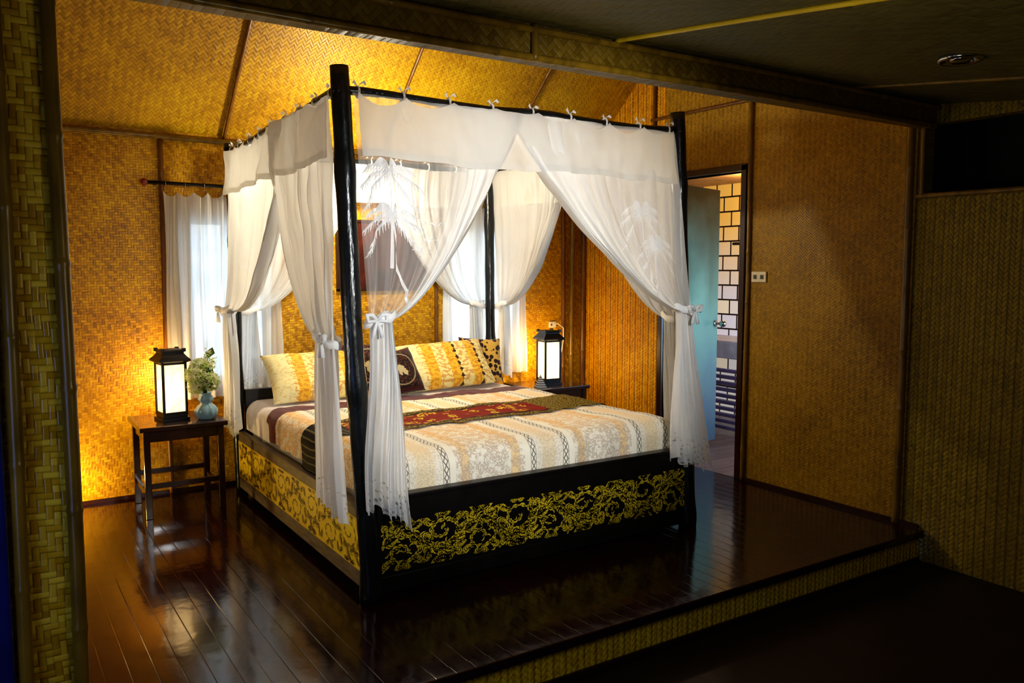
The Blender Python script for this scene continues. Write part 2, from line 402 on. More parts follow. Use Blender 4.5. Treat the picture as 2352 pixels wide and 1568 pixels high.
tubegeo([kp, kp+dn*.012], [.026, .026], 16, V, F); tubegeo([kp, kp+dn*.04], [.009, .009], 10, V, F)
tubegeo([kp+dn*(.04+.03*(1-cos(a))/1.0) for a in [i*pi/8 for i in range(9)]], [.003+.024*sin(i*pi/8) for i in range(9)], 16, V, F)
mesh('handle', V, F, mat_chrome, door, True)
m, nt, out = new_mat('bath_tiles_baked_light'); s = SEP(nt, OBJCO(nt))
br = nd(nt, 'ShaderNodeTexBrick', {'Color1': lin(255, 240, 210), 'Color2': lin(236, 232, 240), 'Mortar': lin(40, 26, 20), 'Scale': 1.0, 'Mortar Size': 0.008, 'Brick Width': 0.19, 'Row Height': 0.14})
nt.links.new(COMB(nt, s[1], s[2]), br.inputs['Vector'])
br.offset = 0.5
c2 = MIX(nt, nd(nt, 'ShaderNodeMapRange', {'Value': s[2], 'From Min': 1.1, 'From Max': 1.9}).outputs[0], br.outputs['Color'], lin(250, 200, 100))  # warm light on the upper tiles is painted into their colour
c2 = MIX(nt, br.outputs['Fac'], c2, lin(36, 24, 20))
PBSDF(nt, out, color=c2, rough=0.3, em=c2, ems=0.32); mat_tile = m  # faint tile emission stands in for light falling on the wall
wall('wall_bath', [(4.7, 4.8, .1, 2.9, 0, 2.4)], mat_tile)
mat_bathw = simple('bath_plaster', lin(150, 110, 60), 0.6)
wall('wall_bath.001', [(XR+.08, 4.7, .1, .2, 0, 2.4), (XR+.08, 4.7, 2.8, 2.9, 0, 2.4), (XR+.1, XR+.14, 2.28, 2.8, 0, 2.4)], mat_bathw)
struct(boxes('floor.002', [(XR, 4.7, .2, 2.8, -.05, -.002)], mat_bathfloor))
mat_bceil = simple('bath_ceiling', lin(170, 120, 70), 0.5)
struct(boxes('ceiling.003', [(XR+.08, 4.7, .2, 2.8, 2.22, 2.27)], mat_bceil))
mat_stone = simple('pale_stone', lin(225, 218, 225), 0.4)
tag(boxes('bath_counter', [(4.2, 4.69, 1.5, 2.79, .62, .78), (4.24, 4.3, 1.55, 1.63, 0, .62), (4.24, 4.3, 2.65, 2.73, 0, .62)], mat_stone, bevel=0.01), 'pale stone bathroom counter against the tiled wall', 'counter')
mat_slat = simple('lavender_grey_slats', lin(120, 108, 150), 0.35)
tag(boxes('slatted_shelf', [(4.02, 4.06, 1.45, 2.79, .03+.055*i, .06+.055*i) for i in range(10)]+[(4.06, 4.09, y, y+.04, 0, .58) for y in (1.5, 2.1, 2.7)], mat_slat, bevel=.003), 'grey wooden slatted shelf front standing below the stone counter', 'shelf')
towel_m = simple('maroon_towel', lin(90, 30, 24), 0.9)
V = [(3.62+.015*sin(i*1.5), 1.05+i*.018, 1.08+j*.04) for i in range(10) for j in range(14)]
F = [(i*14+j, (i+1)*14+j, (i+1)*14+j+1, i*14+j+1) for i in range(9) for j in range(13)]
tw = mesh('towel', V, F, towel_m, smooth=True)
sd = tw.modifiers.new('s', 'SOLIDIFY'); sd.thickness = 0.012
tag(tw, 'dark red towel hanging from a wooden rail in the bathroom', 'towel')
tag(tube('towel_rail', [(3.62, .2, 1.612), (3.62, .6, 1.612), (3.62, 1.28, 1.612)], .012, mat_bamboo_d), 'thin wooden rail in the bathroom holding a towel', 'towel rail')

oy = .42
e = empty('wall_outlet', (XR, oy, 1.365), 'cream plastic double power outlet on the woven bamboo wall', 'power outlet')
obs = [boxes('cover_plate', [(XR-.012, XR, oy-.06, oy+.06, 1.33, 1.40)], mat_white, bevel=0.004)]
for s_ in (-1, 1): obs.append(boxes('socket_opening', [(XR-.015, XR-.011, oy+s_*.028-.012, oy+s_*.028+.012, 1.352, 1.378)], mat_socket))
adopt(e, *obs)
dlx, dly = 1.67, -1.52; dlz = CZ(dly)
e = empty('ceiling_downlight', (dlx, dly, dlz), 'round chrome recessed downlight, switched off, in dark woven ceiling', 'ceiling light')
ring = lathe('trim_ring', [(.048, .0), (.075, -.003), (.08, -.014), (.07, -.02), (.05, -.016), (.046, .0)], (dlx, dly, dlz+.002), mat_chrome, seg=32)
bl = lathe('bulb', [(.012, .0), (.03, -.004), (.04, -.012), (.034, -.018), (.012, -.022)], (dlx, dly, dlz+.002), mat_chrome, seg=24)
adopt(e, ring, bl)

# ------------------------------------------------------------------ bed
bases = {'FL': (0, 0), 'FR': (1.88, 0), 'HL': (0, 2.04), 'HR': (1.88, 2.04)}
tops = {'FL': (-.10, 0.0, 2.225), 'FR': (1.755, 0.0, 2.23), 'HL': (-.012, 2.04, 2.18), 'HR': (1.84, 2.04, 2.18)}
def postxy(c, z):
    b, t = bases[c], tops[c]; k = z/t[2]
    return Vector((b[0]+(t[0]-b[0])*k, b[1]+(t[1]-b[1])*k, z))
bed = empty('canopy_bed', (0.94, 1.02, 0), 'black four-poster bed with gold scroll-stencilled panels', 'bed')
parts = []
for c in bases:
    pts, rad = [], []
    H = tops[c][2]; ph = random.random()*10
    for i in range(60):
        z = H*i/59; p = postxy(c, z)
        p += Vector((.007*sin(z*3.1+ph), .007*cos(z*2.3+ph), 0)); pts.append(p)
        knot = .007*max(0, sin(z*7+ph))**8
        rad.append((.043 if c[0] == 'F' else .036)*(1-.08*z/H)+.003*noise.noise(Vector((z*6, ph, 0)))+knot)
    V, F = [], []; tubegeo(pts, rad, 18, V, F)
    parts.append(mesh('post', V, F, mat_post, smooth=True))
ZR = 2.13
def rod(c1, c2):
    a, b = postxy(c1, ZR), postxy(c2, ZR); d = (b-a).normalized()
    a -= d*.03; b += d*.03
    pts = [a.lerp(b, i/16)+Vector((0, 0, .006*sin(i*.9))) for i in range(17)]
    return tube('canopy_rod', pts, [.017+.002*sin(i*1.7) for i in range(17)], mat_post)
for a, b in (('FL', 'FR'), ('HL', 'HR'), ('FL', 'HL'), ('FR', 'HR')): parts.append(rod(a, b))

def scroll(L, H, n, lw=1.0, ll=1.0, fill=0):
    P = []
    def ribbon(pts, w0, w1):
        m_ = len(pts); l, r_ = [], []
        for i, p in enumerate(pts):
            a = pts[max(0, i-1)]; b = pts[min(m_-1, i+1)]
            dx, dy = b[0]-a[0], b[1]-a[1]; k = math.hypot(dx, dy) or 1
            w = (w0+(w1-w0)*i/(m_-1))/2
            l.append((p[0]-dy/k*w, p[1]+dx/k*w)); r_.append((p[0]+dy/k*w, p[1]-dx/k*w))
        for i in range(m_-1): P.append([l[i], l[i+1], r_[i+1], r_[i]])
    def leaf(x, y, ang, ln, wd, curl):
        ln *= ll
        m_ = 9; pts = []
        x0, y0 = x, y; a = ang
        for i in range(m_):
            pts.append((x0, y0)); x0 += ln/(m_-1)*cos(a); y0 += ln/(m_-1)*sin(a); a += curl/(m_-1)*1.4
        l, r_ = [], []
        for i in range(m_):
            a_ = pts[max(0, i-1)]; b = pts[min(m_-1, i+1)]; dx, dy = b[0]-a_[0], b[1]-a_[1]; k = math.hypot(dx, dy) or 1
            w = wd*sin(pi*min(1, ((i+.3)/8.3)**.7))*.5*(1+.3*sin(i*2.6))+.0004
            l.append((pts[i][0]-dy/k*w, pts[i][1]+dx/k*w)); r_.append((pts[i][0]+dy/k*w, pts[i][1]-dx/k*w))
        for i in range(m_-1): P.append([l[i], l[i+1], r_[i+1], r_[i]])
    def acanthus(x, y, ang, ln, sg, f_=1.0):
        leaf(x, y, ang, ln, .075*H*lw*f_, .9*sg)
        for k_, (f, da, l_) in enumerate(((.08, 1.1, .5), (.24, .95, .52), (.4, .8, .5), (.56, .7, .42), (.72, .55, .35))):
            px, py = x+ln*ll*f*cos(ang+.3*sg*f), y+ln*ll*f*sin(ang+.3*sg*f)
            for s2 in (-1, 1): leaf(px, py, ang+.6*sg*f+s2*da, ln*l_, .040*H*lw*f_, -.9*s2)
    step = L/n
    ym = lambda x: H/2+.27*H*sin(pi*x/step)
    ribbon([(L*i/240, ym(L*i/240)) for i in range(241)], .04*H*lw, .04*H*lw)
    for k in range(n):
        sg = 1 if k % 2 == 0 else -1
        cx, cy = (k+.5)*step, H/2-sg*.14*H
        sp = []
        for i in range(44):
            t = i/43; a = sg*(pi*.9 - t*2*pi*1.5); r_ = H*(.34*(1-t)**.75+.03)
            sp.append((cx+r_*cos(a)*1.2, cy+r_*sin(a)*.85))
        ribbon(sp, .045*H*lw, .03*H*lw)
        for i in range(2, 40, 3):
            x, y = sp[i]; dx, dy = sp[i+1][0]-x, sp[i+1][1]-y; a = atan2(dy, dx)
            leaf(x, y, a+.75*sg, .22*H*(1-.5*i/38), .055*H*lw, -1.3*sg)
            leaf(x, y, a-.75*sg, .18*H*(1-.6*i/38), .05*H*lw, 1.3*sg)
        for j in range(6):
            x = (k+(j+.3)/6)*step; y = ym(x); sl = .27*H*pi/step*cos(pi*x/step)
            a = atan2(sl, 1); s2 = 1 if j % 2 else -1
            acanthus(x, y, a+.7*s2, .36*H, -s2)
            leaf(x, y, a-s2*.9, .22*H, .06*H*lw, s2)
        for (fx, fy, an) in ((.02, .06, .9), (.5, .5+sg*.44, 0), (.5, .5+sg*.44, pi), (.98, .06, 2.2), (.02, .94, -.9), (.98, .94, -2.2), (.25, .5+sg*.46, .1), (.75, .5+sg*.46, pi-.1), (.3, .5-sg*.47, .2), (.7, .5-sg*.47, pi-.2)):
            acanthus((k+fx)*step, H*fy, an, .30*H, random.choice((-1, 1)), .9)
        for j in range(fill):
            leaf((k+random.random())*step, H*random.random(), random.uniform(-pi, pi), .13*H, .04*H*lw, random.choice((-1.4, 1.4)))
    for q in P:
        for i, (x, y) in enumerate(q): q[i] = (min(max(x, 0), L), min(max(y, 0), H))
    return P
def place_polys(name, P, fn, mat):
    V, F = [], []
    for q in P:
        n0 = len(V); V += [fn(*p) for p in q]; F.append(tuple(range(n0, n0+4)))
    return mesh(name, V, F, mat)
parts.append(boxes('footboard', [(0.03, 1.85, -.02, .03, .03, .435)], mat_black, bevel=.004))
parts.append(boxes('footboard_cap', [(0.03, 1.85, -.026, .034, .428, .448)], mat_black, bevel=.004))
parts.append(place_polys('gold_stencil', scroll(1.79, .225, 9, lw=.62, ll=.95, fill=20), lambda a, b: (.045+a, -.0225, .115+b), mat_gold2))
for nm, xo, sgn in (('L', 0, -1), ('R', 1.88, 1)):
    x0, x1 = (xo-.02, xo+.02)
    parts.append(boxes('side_rail', [(x0, x1, .03, 2.01, .045, .40)], mat_grey if sgn < 0 else mat_black, bevel=.004))
    xx = xo+sgn*.0215
    if sgn < 0:
        parts.append(boxes('gold_panel', [(xx-.001, xx+.002, .05, 2.0, .12, .345)], mat_gold))
        parts.append(place_polys('scroll_stencil', scroll(1.93, .215, 8, lw=.20, ll=.75), lambda a, b: (xx-.0025, 1.98-a, .125+b), mat_brownink))
parts.append(boxes('headboard', [(0.03, 1.85, 2.01, 2.05, .05, .66)], mat_black, bevel=.005))
parts.append(boxes('footboard_rail', [(0.03, 1.85, -.024, -.016, .03, .10)], mat_black, bevel=.003))
adopt(bed, *parts)
for p_ in parts:
    if p_.name.startswith('gold'): p_['label'] = 'gold acanthus scroll stencil'
mt = boxes('mattress', [(.05, 1.83, .12, 1.99, .30, .575)], simple('mattress_ticking', lin(225, 218, 200), .8, var=.05), bevel=.06)
tag(mt, 'white mattress in the black bed frame', 'mattress')

def drape(a, lo, hi, r):
    mid0, mid1 = lo+r, hi-r
    if a < mid0:
        s_ = mid0-a; q = s_/r
        if q < pi/2: return mid0-r*sin(q), -r*(1-cos(q))
        return lo, -r-(s_-r*pi/2)
    if a > mid1:
        s_ = a-mid1; q = s_/r
        if q < pi/2: return mid1+r*sin(q), -r*(1-cos(q))
        return hi, -r-(s_-r*pi/2)
    return a, 0
mat_sp, nt, out = new_mat('bedspread_print')
uv = OBJCO(nt, 'UV'); s = SEP(nt, uv)
k = 0.68
d = MA(nt, 'ABSOLUTE', MA(nt, 'SUBTRACT', MA(nt, 'FLOORED_MODULO', MA(nt, 'ADD', s[0], k/2-.30), k), k/2))
ymod = MA(nt, 'ABSOLUTE', MA(nt, 'SUBTRACT', MA(nt, 'FLOORED_MODULO', s[1], .036), .018))
ad = MA(nt, 'ABSOLUTE', MA(nt, 'SUBTRACT', d, .1))
ln1 = MA(nt, 'LESS_THAN', MA(nt, 'ABSOLUTE', MA(nt, 'SUBTRACT', ad, MA(nt, 'MULTIPLY', ymod, .6))), .0028)
lnb = MA(nt, 'LESS_THAN', MA(nt, 'ABSOLUTE', MA(nt, 'SUBTRACT', ad, .015)), .0014)
lines = MA(nt, 'MULTIPLY', MA(nt, 'MAXIMUM', ln1, lnb), .85)
vor = nd(nt, 'ShaderNodeTexVoronoi', {'Scale': 30.0}, feature='DISTANCE_TO_EDGE'); nt.links.new(uv, vor.inputs['Vector'])
nzz = NOISE(nt, uv, 95, 2); nz2 = NOISE(nt, uv, 26, 2)
fl = MA(nt, 'MULTIPLY', MA(nt, 'GREATER_THAN', nzz, .46), MA(nt, 'GREATER_THAN', nz2, .46))
fl = MA(nt, 'MAXIMUM', fl, MA(nt, 'MULTIPLY', MA(nt, 'LESS_THAN', vor.outputs['Distance'], .035), .6))
inband = MA(nt, 'GREATER_THAN', d, .15)
small = MA(nt, 'MULTIPLY', MA(nt, 'LESS_THAN', d, .08), MA(nt, 'MULTIPLY', MA(nt, 'GREATER_THAN', nzz, .52), .4))
fcol = MIX(nt, nd(nt, 'ShaderNodeMapRange', {'Value': s[1], 'From Min': .04, 'From Max': .32}).outputs[0], lin(206, 186, 166), lin(238, 178, 76))
base = MIX(nt, MA(nt, 'MULTIPLY', MA(nt, 'LESS_THAN', d, .045), .6), lin(255, 247, 226), lin(252, 226, 176))
base = MIX(nt, MA(nt, 'MULTIPLY', MA(nt, 'LESS_THAN', MA(nt, 'ABSOLUTE', MA(nt, 'SUBTRACT', d, .2)), .025), .8), base, lin(252, 212, 146))
c = MIX(nt, MA(nt, 'MAXIMUM', MA(nt, 'MULTIPLY', MA(nt, 'MULTIPLY', fl, inband), .75), small), base, fcol)
c = MIX(nt, lines, c, lin(64, 58, 62))
c = MIX(nt, MA(nt, 'GREATER_THAN', s[1], 1.38), c, lin(96, 28, 22))
PBSDF(nt, out, color=c, rough=.75, sheen=.2, spec=.2)
V, F, U = [], [], []
lo, hi, yl, yh, R = .024, 1.856, .05, 2.6, .085
A0, A1, B0, B1 = lo-.14, hi+.14, yl-.14, 1.56
na, nb = 160, 120
def spz(a, b):
    return .012*noise.noise(Vector((a*4, b*2.5, 0)))+.007*noise.noise(Vector((a*12, b*8, 3)))+.003*noise.noise(Vector((a*26, b*14, 6)))
for j in range(nb+1):
    b = B0+(B1-B0)*j/nb
    for i in range(na+1):
        a = A0+(A1-A0)*i/na
        x, dx = drape(a, lo, hi, R); y, dy = drape(b, yl, yh, R)
        z = .603+max(dx+dy, -.24)+spz(a, b)
        if dy < -.02: y += .010*sin(a*22+2*sin(a*5))*min(1, -dy*8)
        if dx < -.02 and a < 1: x += .008*sin(b*24+2*sin(b*5))*min(1, -dx*8)
        V.append((x, y, z)); U.append((a, b))
for j in range(nb):
    for i in range(na):
        q = j*(na+1)+i; F.append((q, q+1, q+na+2, q+na+1))
bs = mesh('bedspread', V, F, mat_sp, smooth=True, uv=U)
tag(bs, 'cream bedspread with orange and grey floral stripes and maroon border', 'bedspread')
V, F, U = [], [], []
for j in range(21):
    b = 1.5+.49*j/20
    for i in range(81):
        a = A0+(A1-A0)*i/80; x, dx = drape(a, lo+.003, hi-.003, R)
        V.append((x, b, .592+max(dx, -.24))); U.append((a, b))
for j in range(20):
    for i in range(80):
        q = j*81+i; F.append((q, q+1, q+82, q+81))
sh = mesh('bed_sheet', V, F, simple('white_sheet', lin(225, 220, 225), .8, var=.05), smooth=True)
tag(sh, 'white bed sheet tucked over the mattress beneath the pillows', 'sheet')

mat_run, nt, out = new_mat('runner_brocade')
uv = OBJCO(nt, 'UV'); s = SEP(nt, uv)
yy = MA(nt, 'ABSOLUTE', MA(nt, 'SUBTRACT', s[1], .5))
mp = nd(nt, 'ShaderNodeMapping', {'Scale': (9, 3, 1)}); nt.links.new(uv, mp.inputs[0])
vz = nd(nt, 'ShaderNodeTexVoronoi', {'Scale': 1.6}); nt.links.new(mp.outputs[0], vz.inputs['Vector'])
gold = MA(nt, 'MULTIPLY', MA(nt, 'LESS_THAN', vz.outputs['Distance'], .44), MA(nt, 'LESS_THAN', yy, .3))
gold2 = MA(nt, 'GREATER_THAN', NOISE(nt, mp.outputs[0], 6, 3), .5)
c = MIX(nt, MA(nt, 'GREATER_THAN', yy, .3), lin(136, 30, 18), lin(50, 34, 16))
c = MIX(nt, MA(nt, 'MULTIPLY', gold, gold2), c, lin(225, 190, 60))
edge = MA(nt, 'MULTIPLY', MA(nt, 'GREATER_THAN', yy, .36), MA(nt, 'GREATER_THAN', NOISE(nt, mp.outputs[0], 9, 2), .5))
c = MIX(nt, edge, c, lin(160, 135, 66))
endd = MA(nt, 'MAXIMUM', MA(nt, 'GREATER_THAN', s[0], 1.42), MA(nt, 'LESS_THAN', s[0], .2))
cr = MA(nt, 'GREATER_THAN', MA(nt, 'SINE', MA(nt, 'MULTIPLY', s[0], 160.0)), .75)
cr2 = MA(nt, 'GREATER_THAN', NOISE(nt, mp.outputs[0], 11, 2), .5)
endc = MIX(nt, MA(nt, 'GREATER_THAN', s[0], 1.0), MIX(nt, cr, lin(22, 19, 16), lin(120, 110, 70)), MIX(nt, cr2, lin(54, 46, 14), lin(160, 138, 60)))
c = MIX(nt, endd, c, endc)
PBSDF(nt, out, color=c, rough=.7, spec=.2)
V, F, U = [], [], []
rb = empty('bed_runner', (.94, .75, .61), 'maroon brocade bed runner with gold flowers and black fringed ends', 'bed runner')
nr = 130
ra0 = lo-.17
def runp(a, v, off=.008):
    yv = .52+.11*(a/1.88)+.40*v+.012*sin(a*4)
    x, dx = drape(a, lo-.004, hi+.004, R)
    nrm = Vector((0, 0, 1)) if dx > -.01 else Vector((-1 if a < 1 else 1, 0, .3))
    if dx < -.02 and a < 1: x += .008*sin(yv*24+2*sin(yv*5))*min(1, -dx*8)
    return Vector((x, yv, .603+max(dx, -.3)+spz(a, yv)))+nrm*off
for i in range(nr+1):
    a = ra0+(hi-.03-ra0)*i/nr
    for j in range(17):
        V.append(runp(a, j/16)); U.append((a, j/16))
for i in range(nr):
    for j in range(16):
        q = i*17+j; F.append((q, q+17, q+18, q+1))
r1 = mesh('cloth_panel', V, F, mat_run, smooth=True, uv=U)
V, F = [], []
for i in range(50):
    p = runp(ra0, i/49, .010); q_ = p+Vector((-.004, random.uniform(-.006, .006), -.075))
    tubegeo([p, (p+q_)/2+Vector((-.002, 0, 0)), q_], [.003, .0035, .002], 5, V, F)
r2 = mesh('fringe', V, F, simple('black_fringe', lin(18, 15, 14), .8), smooth=True)
adopt(rb, r1, r2)

def pillow_mat(name, kind):
    m, nt, out = new_mat(name); uv = OBJCO(nt, 'UV'); s = SEP(nt, uv)
    n1 = NOISE(nt, uv, 22, 3); n2 = NOISE(nt, uv, 9, 2)
    if kind == 'gold':
        band = MA(nt, 'SINE', MA(nt, 'MULTIPLY', s[0], 26.0))
        base = MIX(nt, MA(nt, 'GREATER_THAN', band, 0.1), lin(246, 226, 150), lin(244, 190, 56))
        base = MIX(nt, MA(nt, 'MULTIPLY', MA(nt, 'GREATER_THAN', n1, .52), .65), base, lin(205, 125, 24))
        dd = MA(nt, 'ABSOLUTE', MA(nt, 'SUBTRACT', MA(nt, 'FLOORED_MODULO', s[0], .24), .12))
        vy = MA(nt, 'MULTIPLY', MA(nt, 'ABSOLUTE', MA(nt, 'SINE', MA(nt, 'MULTIPLY', s[1], 24.0))), .022)
        mot = MA(nt, 'LESS_THAN', MA(nt, 'ADD', dd, vy), MA(nt, 'ADD', .006, MA(nt, 'MULTIPLY', n1, .034)))
        mot = MA(nt, 'MULTIPLY', mot, MA(nt, 'GREATER_THAN', s[0], .42))
        c = MIX(nt, mot, base, lin(64, 40, 18))
        c = MIX(nt, MA(nt, 'LESS_THAN', s[0], .2), c, MIX(nt, MA(nt, 'MULTIPLY', MA(nt, 'GREATER_THAN', n1, .55), .4), lin(240, 226, 170), lin(214, 174, 80)))
    elif kind == 'leopard':
        v = nd(nt, 'ShaderNodeTexVoronoi', {'Scale': 10.0}); nt.links.new(uv, v.inputs['Vector'])
        c = MIX(nt, MA(nt, 'LESS_THAN', MA(nt, 'ADD', v.outputs['Distance'], MA(nt, 'MULTIPLY', n1, .2)), .62), lin(216, 170, 76), lin(50, 24, 10))
    else:
        du = MA(nt, 'SUBTRACT', s[0], .5); dv_ = MA(nt, 'SUBTRACT', s[1], .5)
        r_ = MA(nt, 'SQRT', MA(nt, 'ADD', MA(nt, 'MULTIPLY', du, du), MA(nt, 'MULTIPLY', dv_, dv_)))
        ringf = MA(nt, 'LESS_THAN', MA(nt, 'ABSOLUTE', MA(nt, 'SUBTRACT', r_, .34)), .014)
        blob = MA(nt, 'LESS_THAN', MA(nt, 'ADD', r_, MA(nt, 'MULTIPLY', n2, .5)), .37)
        c = MIX(nt, MA(nt, 'GREATER_THAN', n1, .56), lin(30, 16, 16), lin(104, 50, 26))
        c = MIX(nt, MA(nt, 'MAXIMUM', MA(nt, 'MULTIPLY', ringf, .6), blob), c, lin(190, 175, 135))
        fr = MA(nt, 'GREATER_THAN', MA(nt, 'MAXIMUM', MA(nt, 'ABSOLUTE', du), MA(nt, 'ABSOLUTE', dv_)), .42)
        c = MIX(nt, fr, c, lin(80, 26, 18))
    PBSDF(nt, out, color=c, rough=.6, sheen=.2, spec=.25)
    return m
pm_gold, pm_leo, pm_dark = pillow_mat('gold_floral_pillow', 'gold'), pillow_mat('spotted_pillow', 'leopard'), pillow_mat('maroon_embroidered_cushion', 'dark')
def pillow(name, w, h, T, loc, lean, yaw, mat, label, roll=0):
    V, F, U = [], [], []; n = 28
    for sgn in (1, -1):
        for j in range(n+1):
            for i in range(n+1):
                a, b = -1+2*i/n, -1+2*j/n
                th = T*.5*((1-a**4)*(1-b**4))**.55 if abs(a) < 1 and abs(b) < 1 else 0
                th += (.006*noise.noise(Vector((a*3, b*3, sgn))) if th > .01 else 0)
                px = a*w/2*(1 - .06*(1-abs(b)**2)*abs(a)**3)
                py = b*h/2*(1-.08*(1-abs(a)**2)*abs(b)**3)
                V.append((px, py, sgn*th)); U.append((i/n, j/n))
    N = (n+1)**2
    for j in range(n):
        for i in range(n):
            q = j*(n+1)+i; F.append((q, q+1, q+n+2, q+n+1)); F.append((N+q, N+q+n+1, N+q+n+2, N+q+1))
    M = Matrix.Translation(loc) @ Matrix.Rotation(radians(yaw), 4, 'Z') @ Matrix.Rotation(radians(lean), 4, 'X') @ Matrix.Rotation(radians(roll), 4, 'Z')
    V = [M @ Vector(v) for v in V]
    zmin = min(v.z for v in V)
    c = Vector(loc); dz = .596-zmin
    V = [v+Vector((0, 0, dz))-c for v in V]
    o = mesh(name, V, F, mat, smooth=True, uv=U); o.location = c
    bm = bmesh.new(); bm.from_mesh(o.data); bmesh.ops.remove_doubles(bm, verts=bm.verts, dist=.0005); bm.to_mesh(o.data); bm.free()
    for p in o.data.polygons: p.use_smooth = True
    return tag(o, label, 'pillow', 'pillows at the head of the bed')
pillow('pillow', .64, .36, .16, (.42, 1.80, .8), 50, 3, pm_gold, 'golden floral striped pillow resting beside a white tied bed curtain')
pillow('pillow', .68, .38, .16, (1.33, 1.78, .8), 50, -4, pm_gold, 'golden floral striped pillow beside a spotted pillow', roll=3)
pillow('pillow', .32, .34, .12, (1.68, 1.88, .82), 66, -10, pm_leo, 'dark brown spotted pillow tucked behind a golden floral pillow', roll=-4)
pillow('cushion', .32, .32, .12, (.90, 1.64, .78), 60, 6, pm_dark, 'small maroon cushion embroidered with a cream motif', roll=6)
pillow('cushion', .34, .36, .12, (.80, 1.88, .8), 64, -5, pm_dark, 'dark maroon patterned cushion behind a smaller cushion')

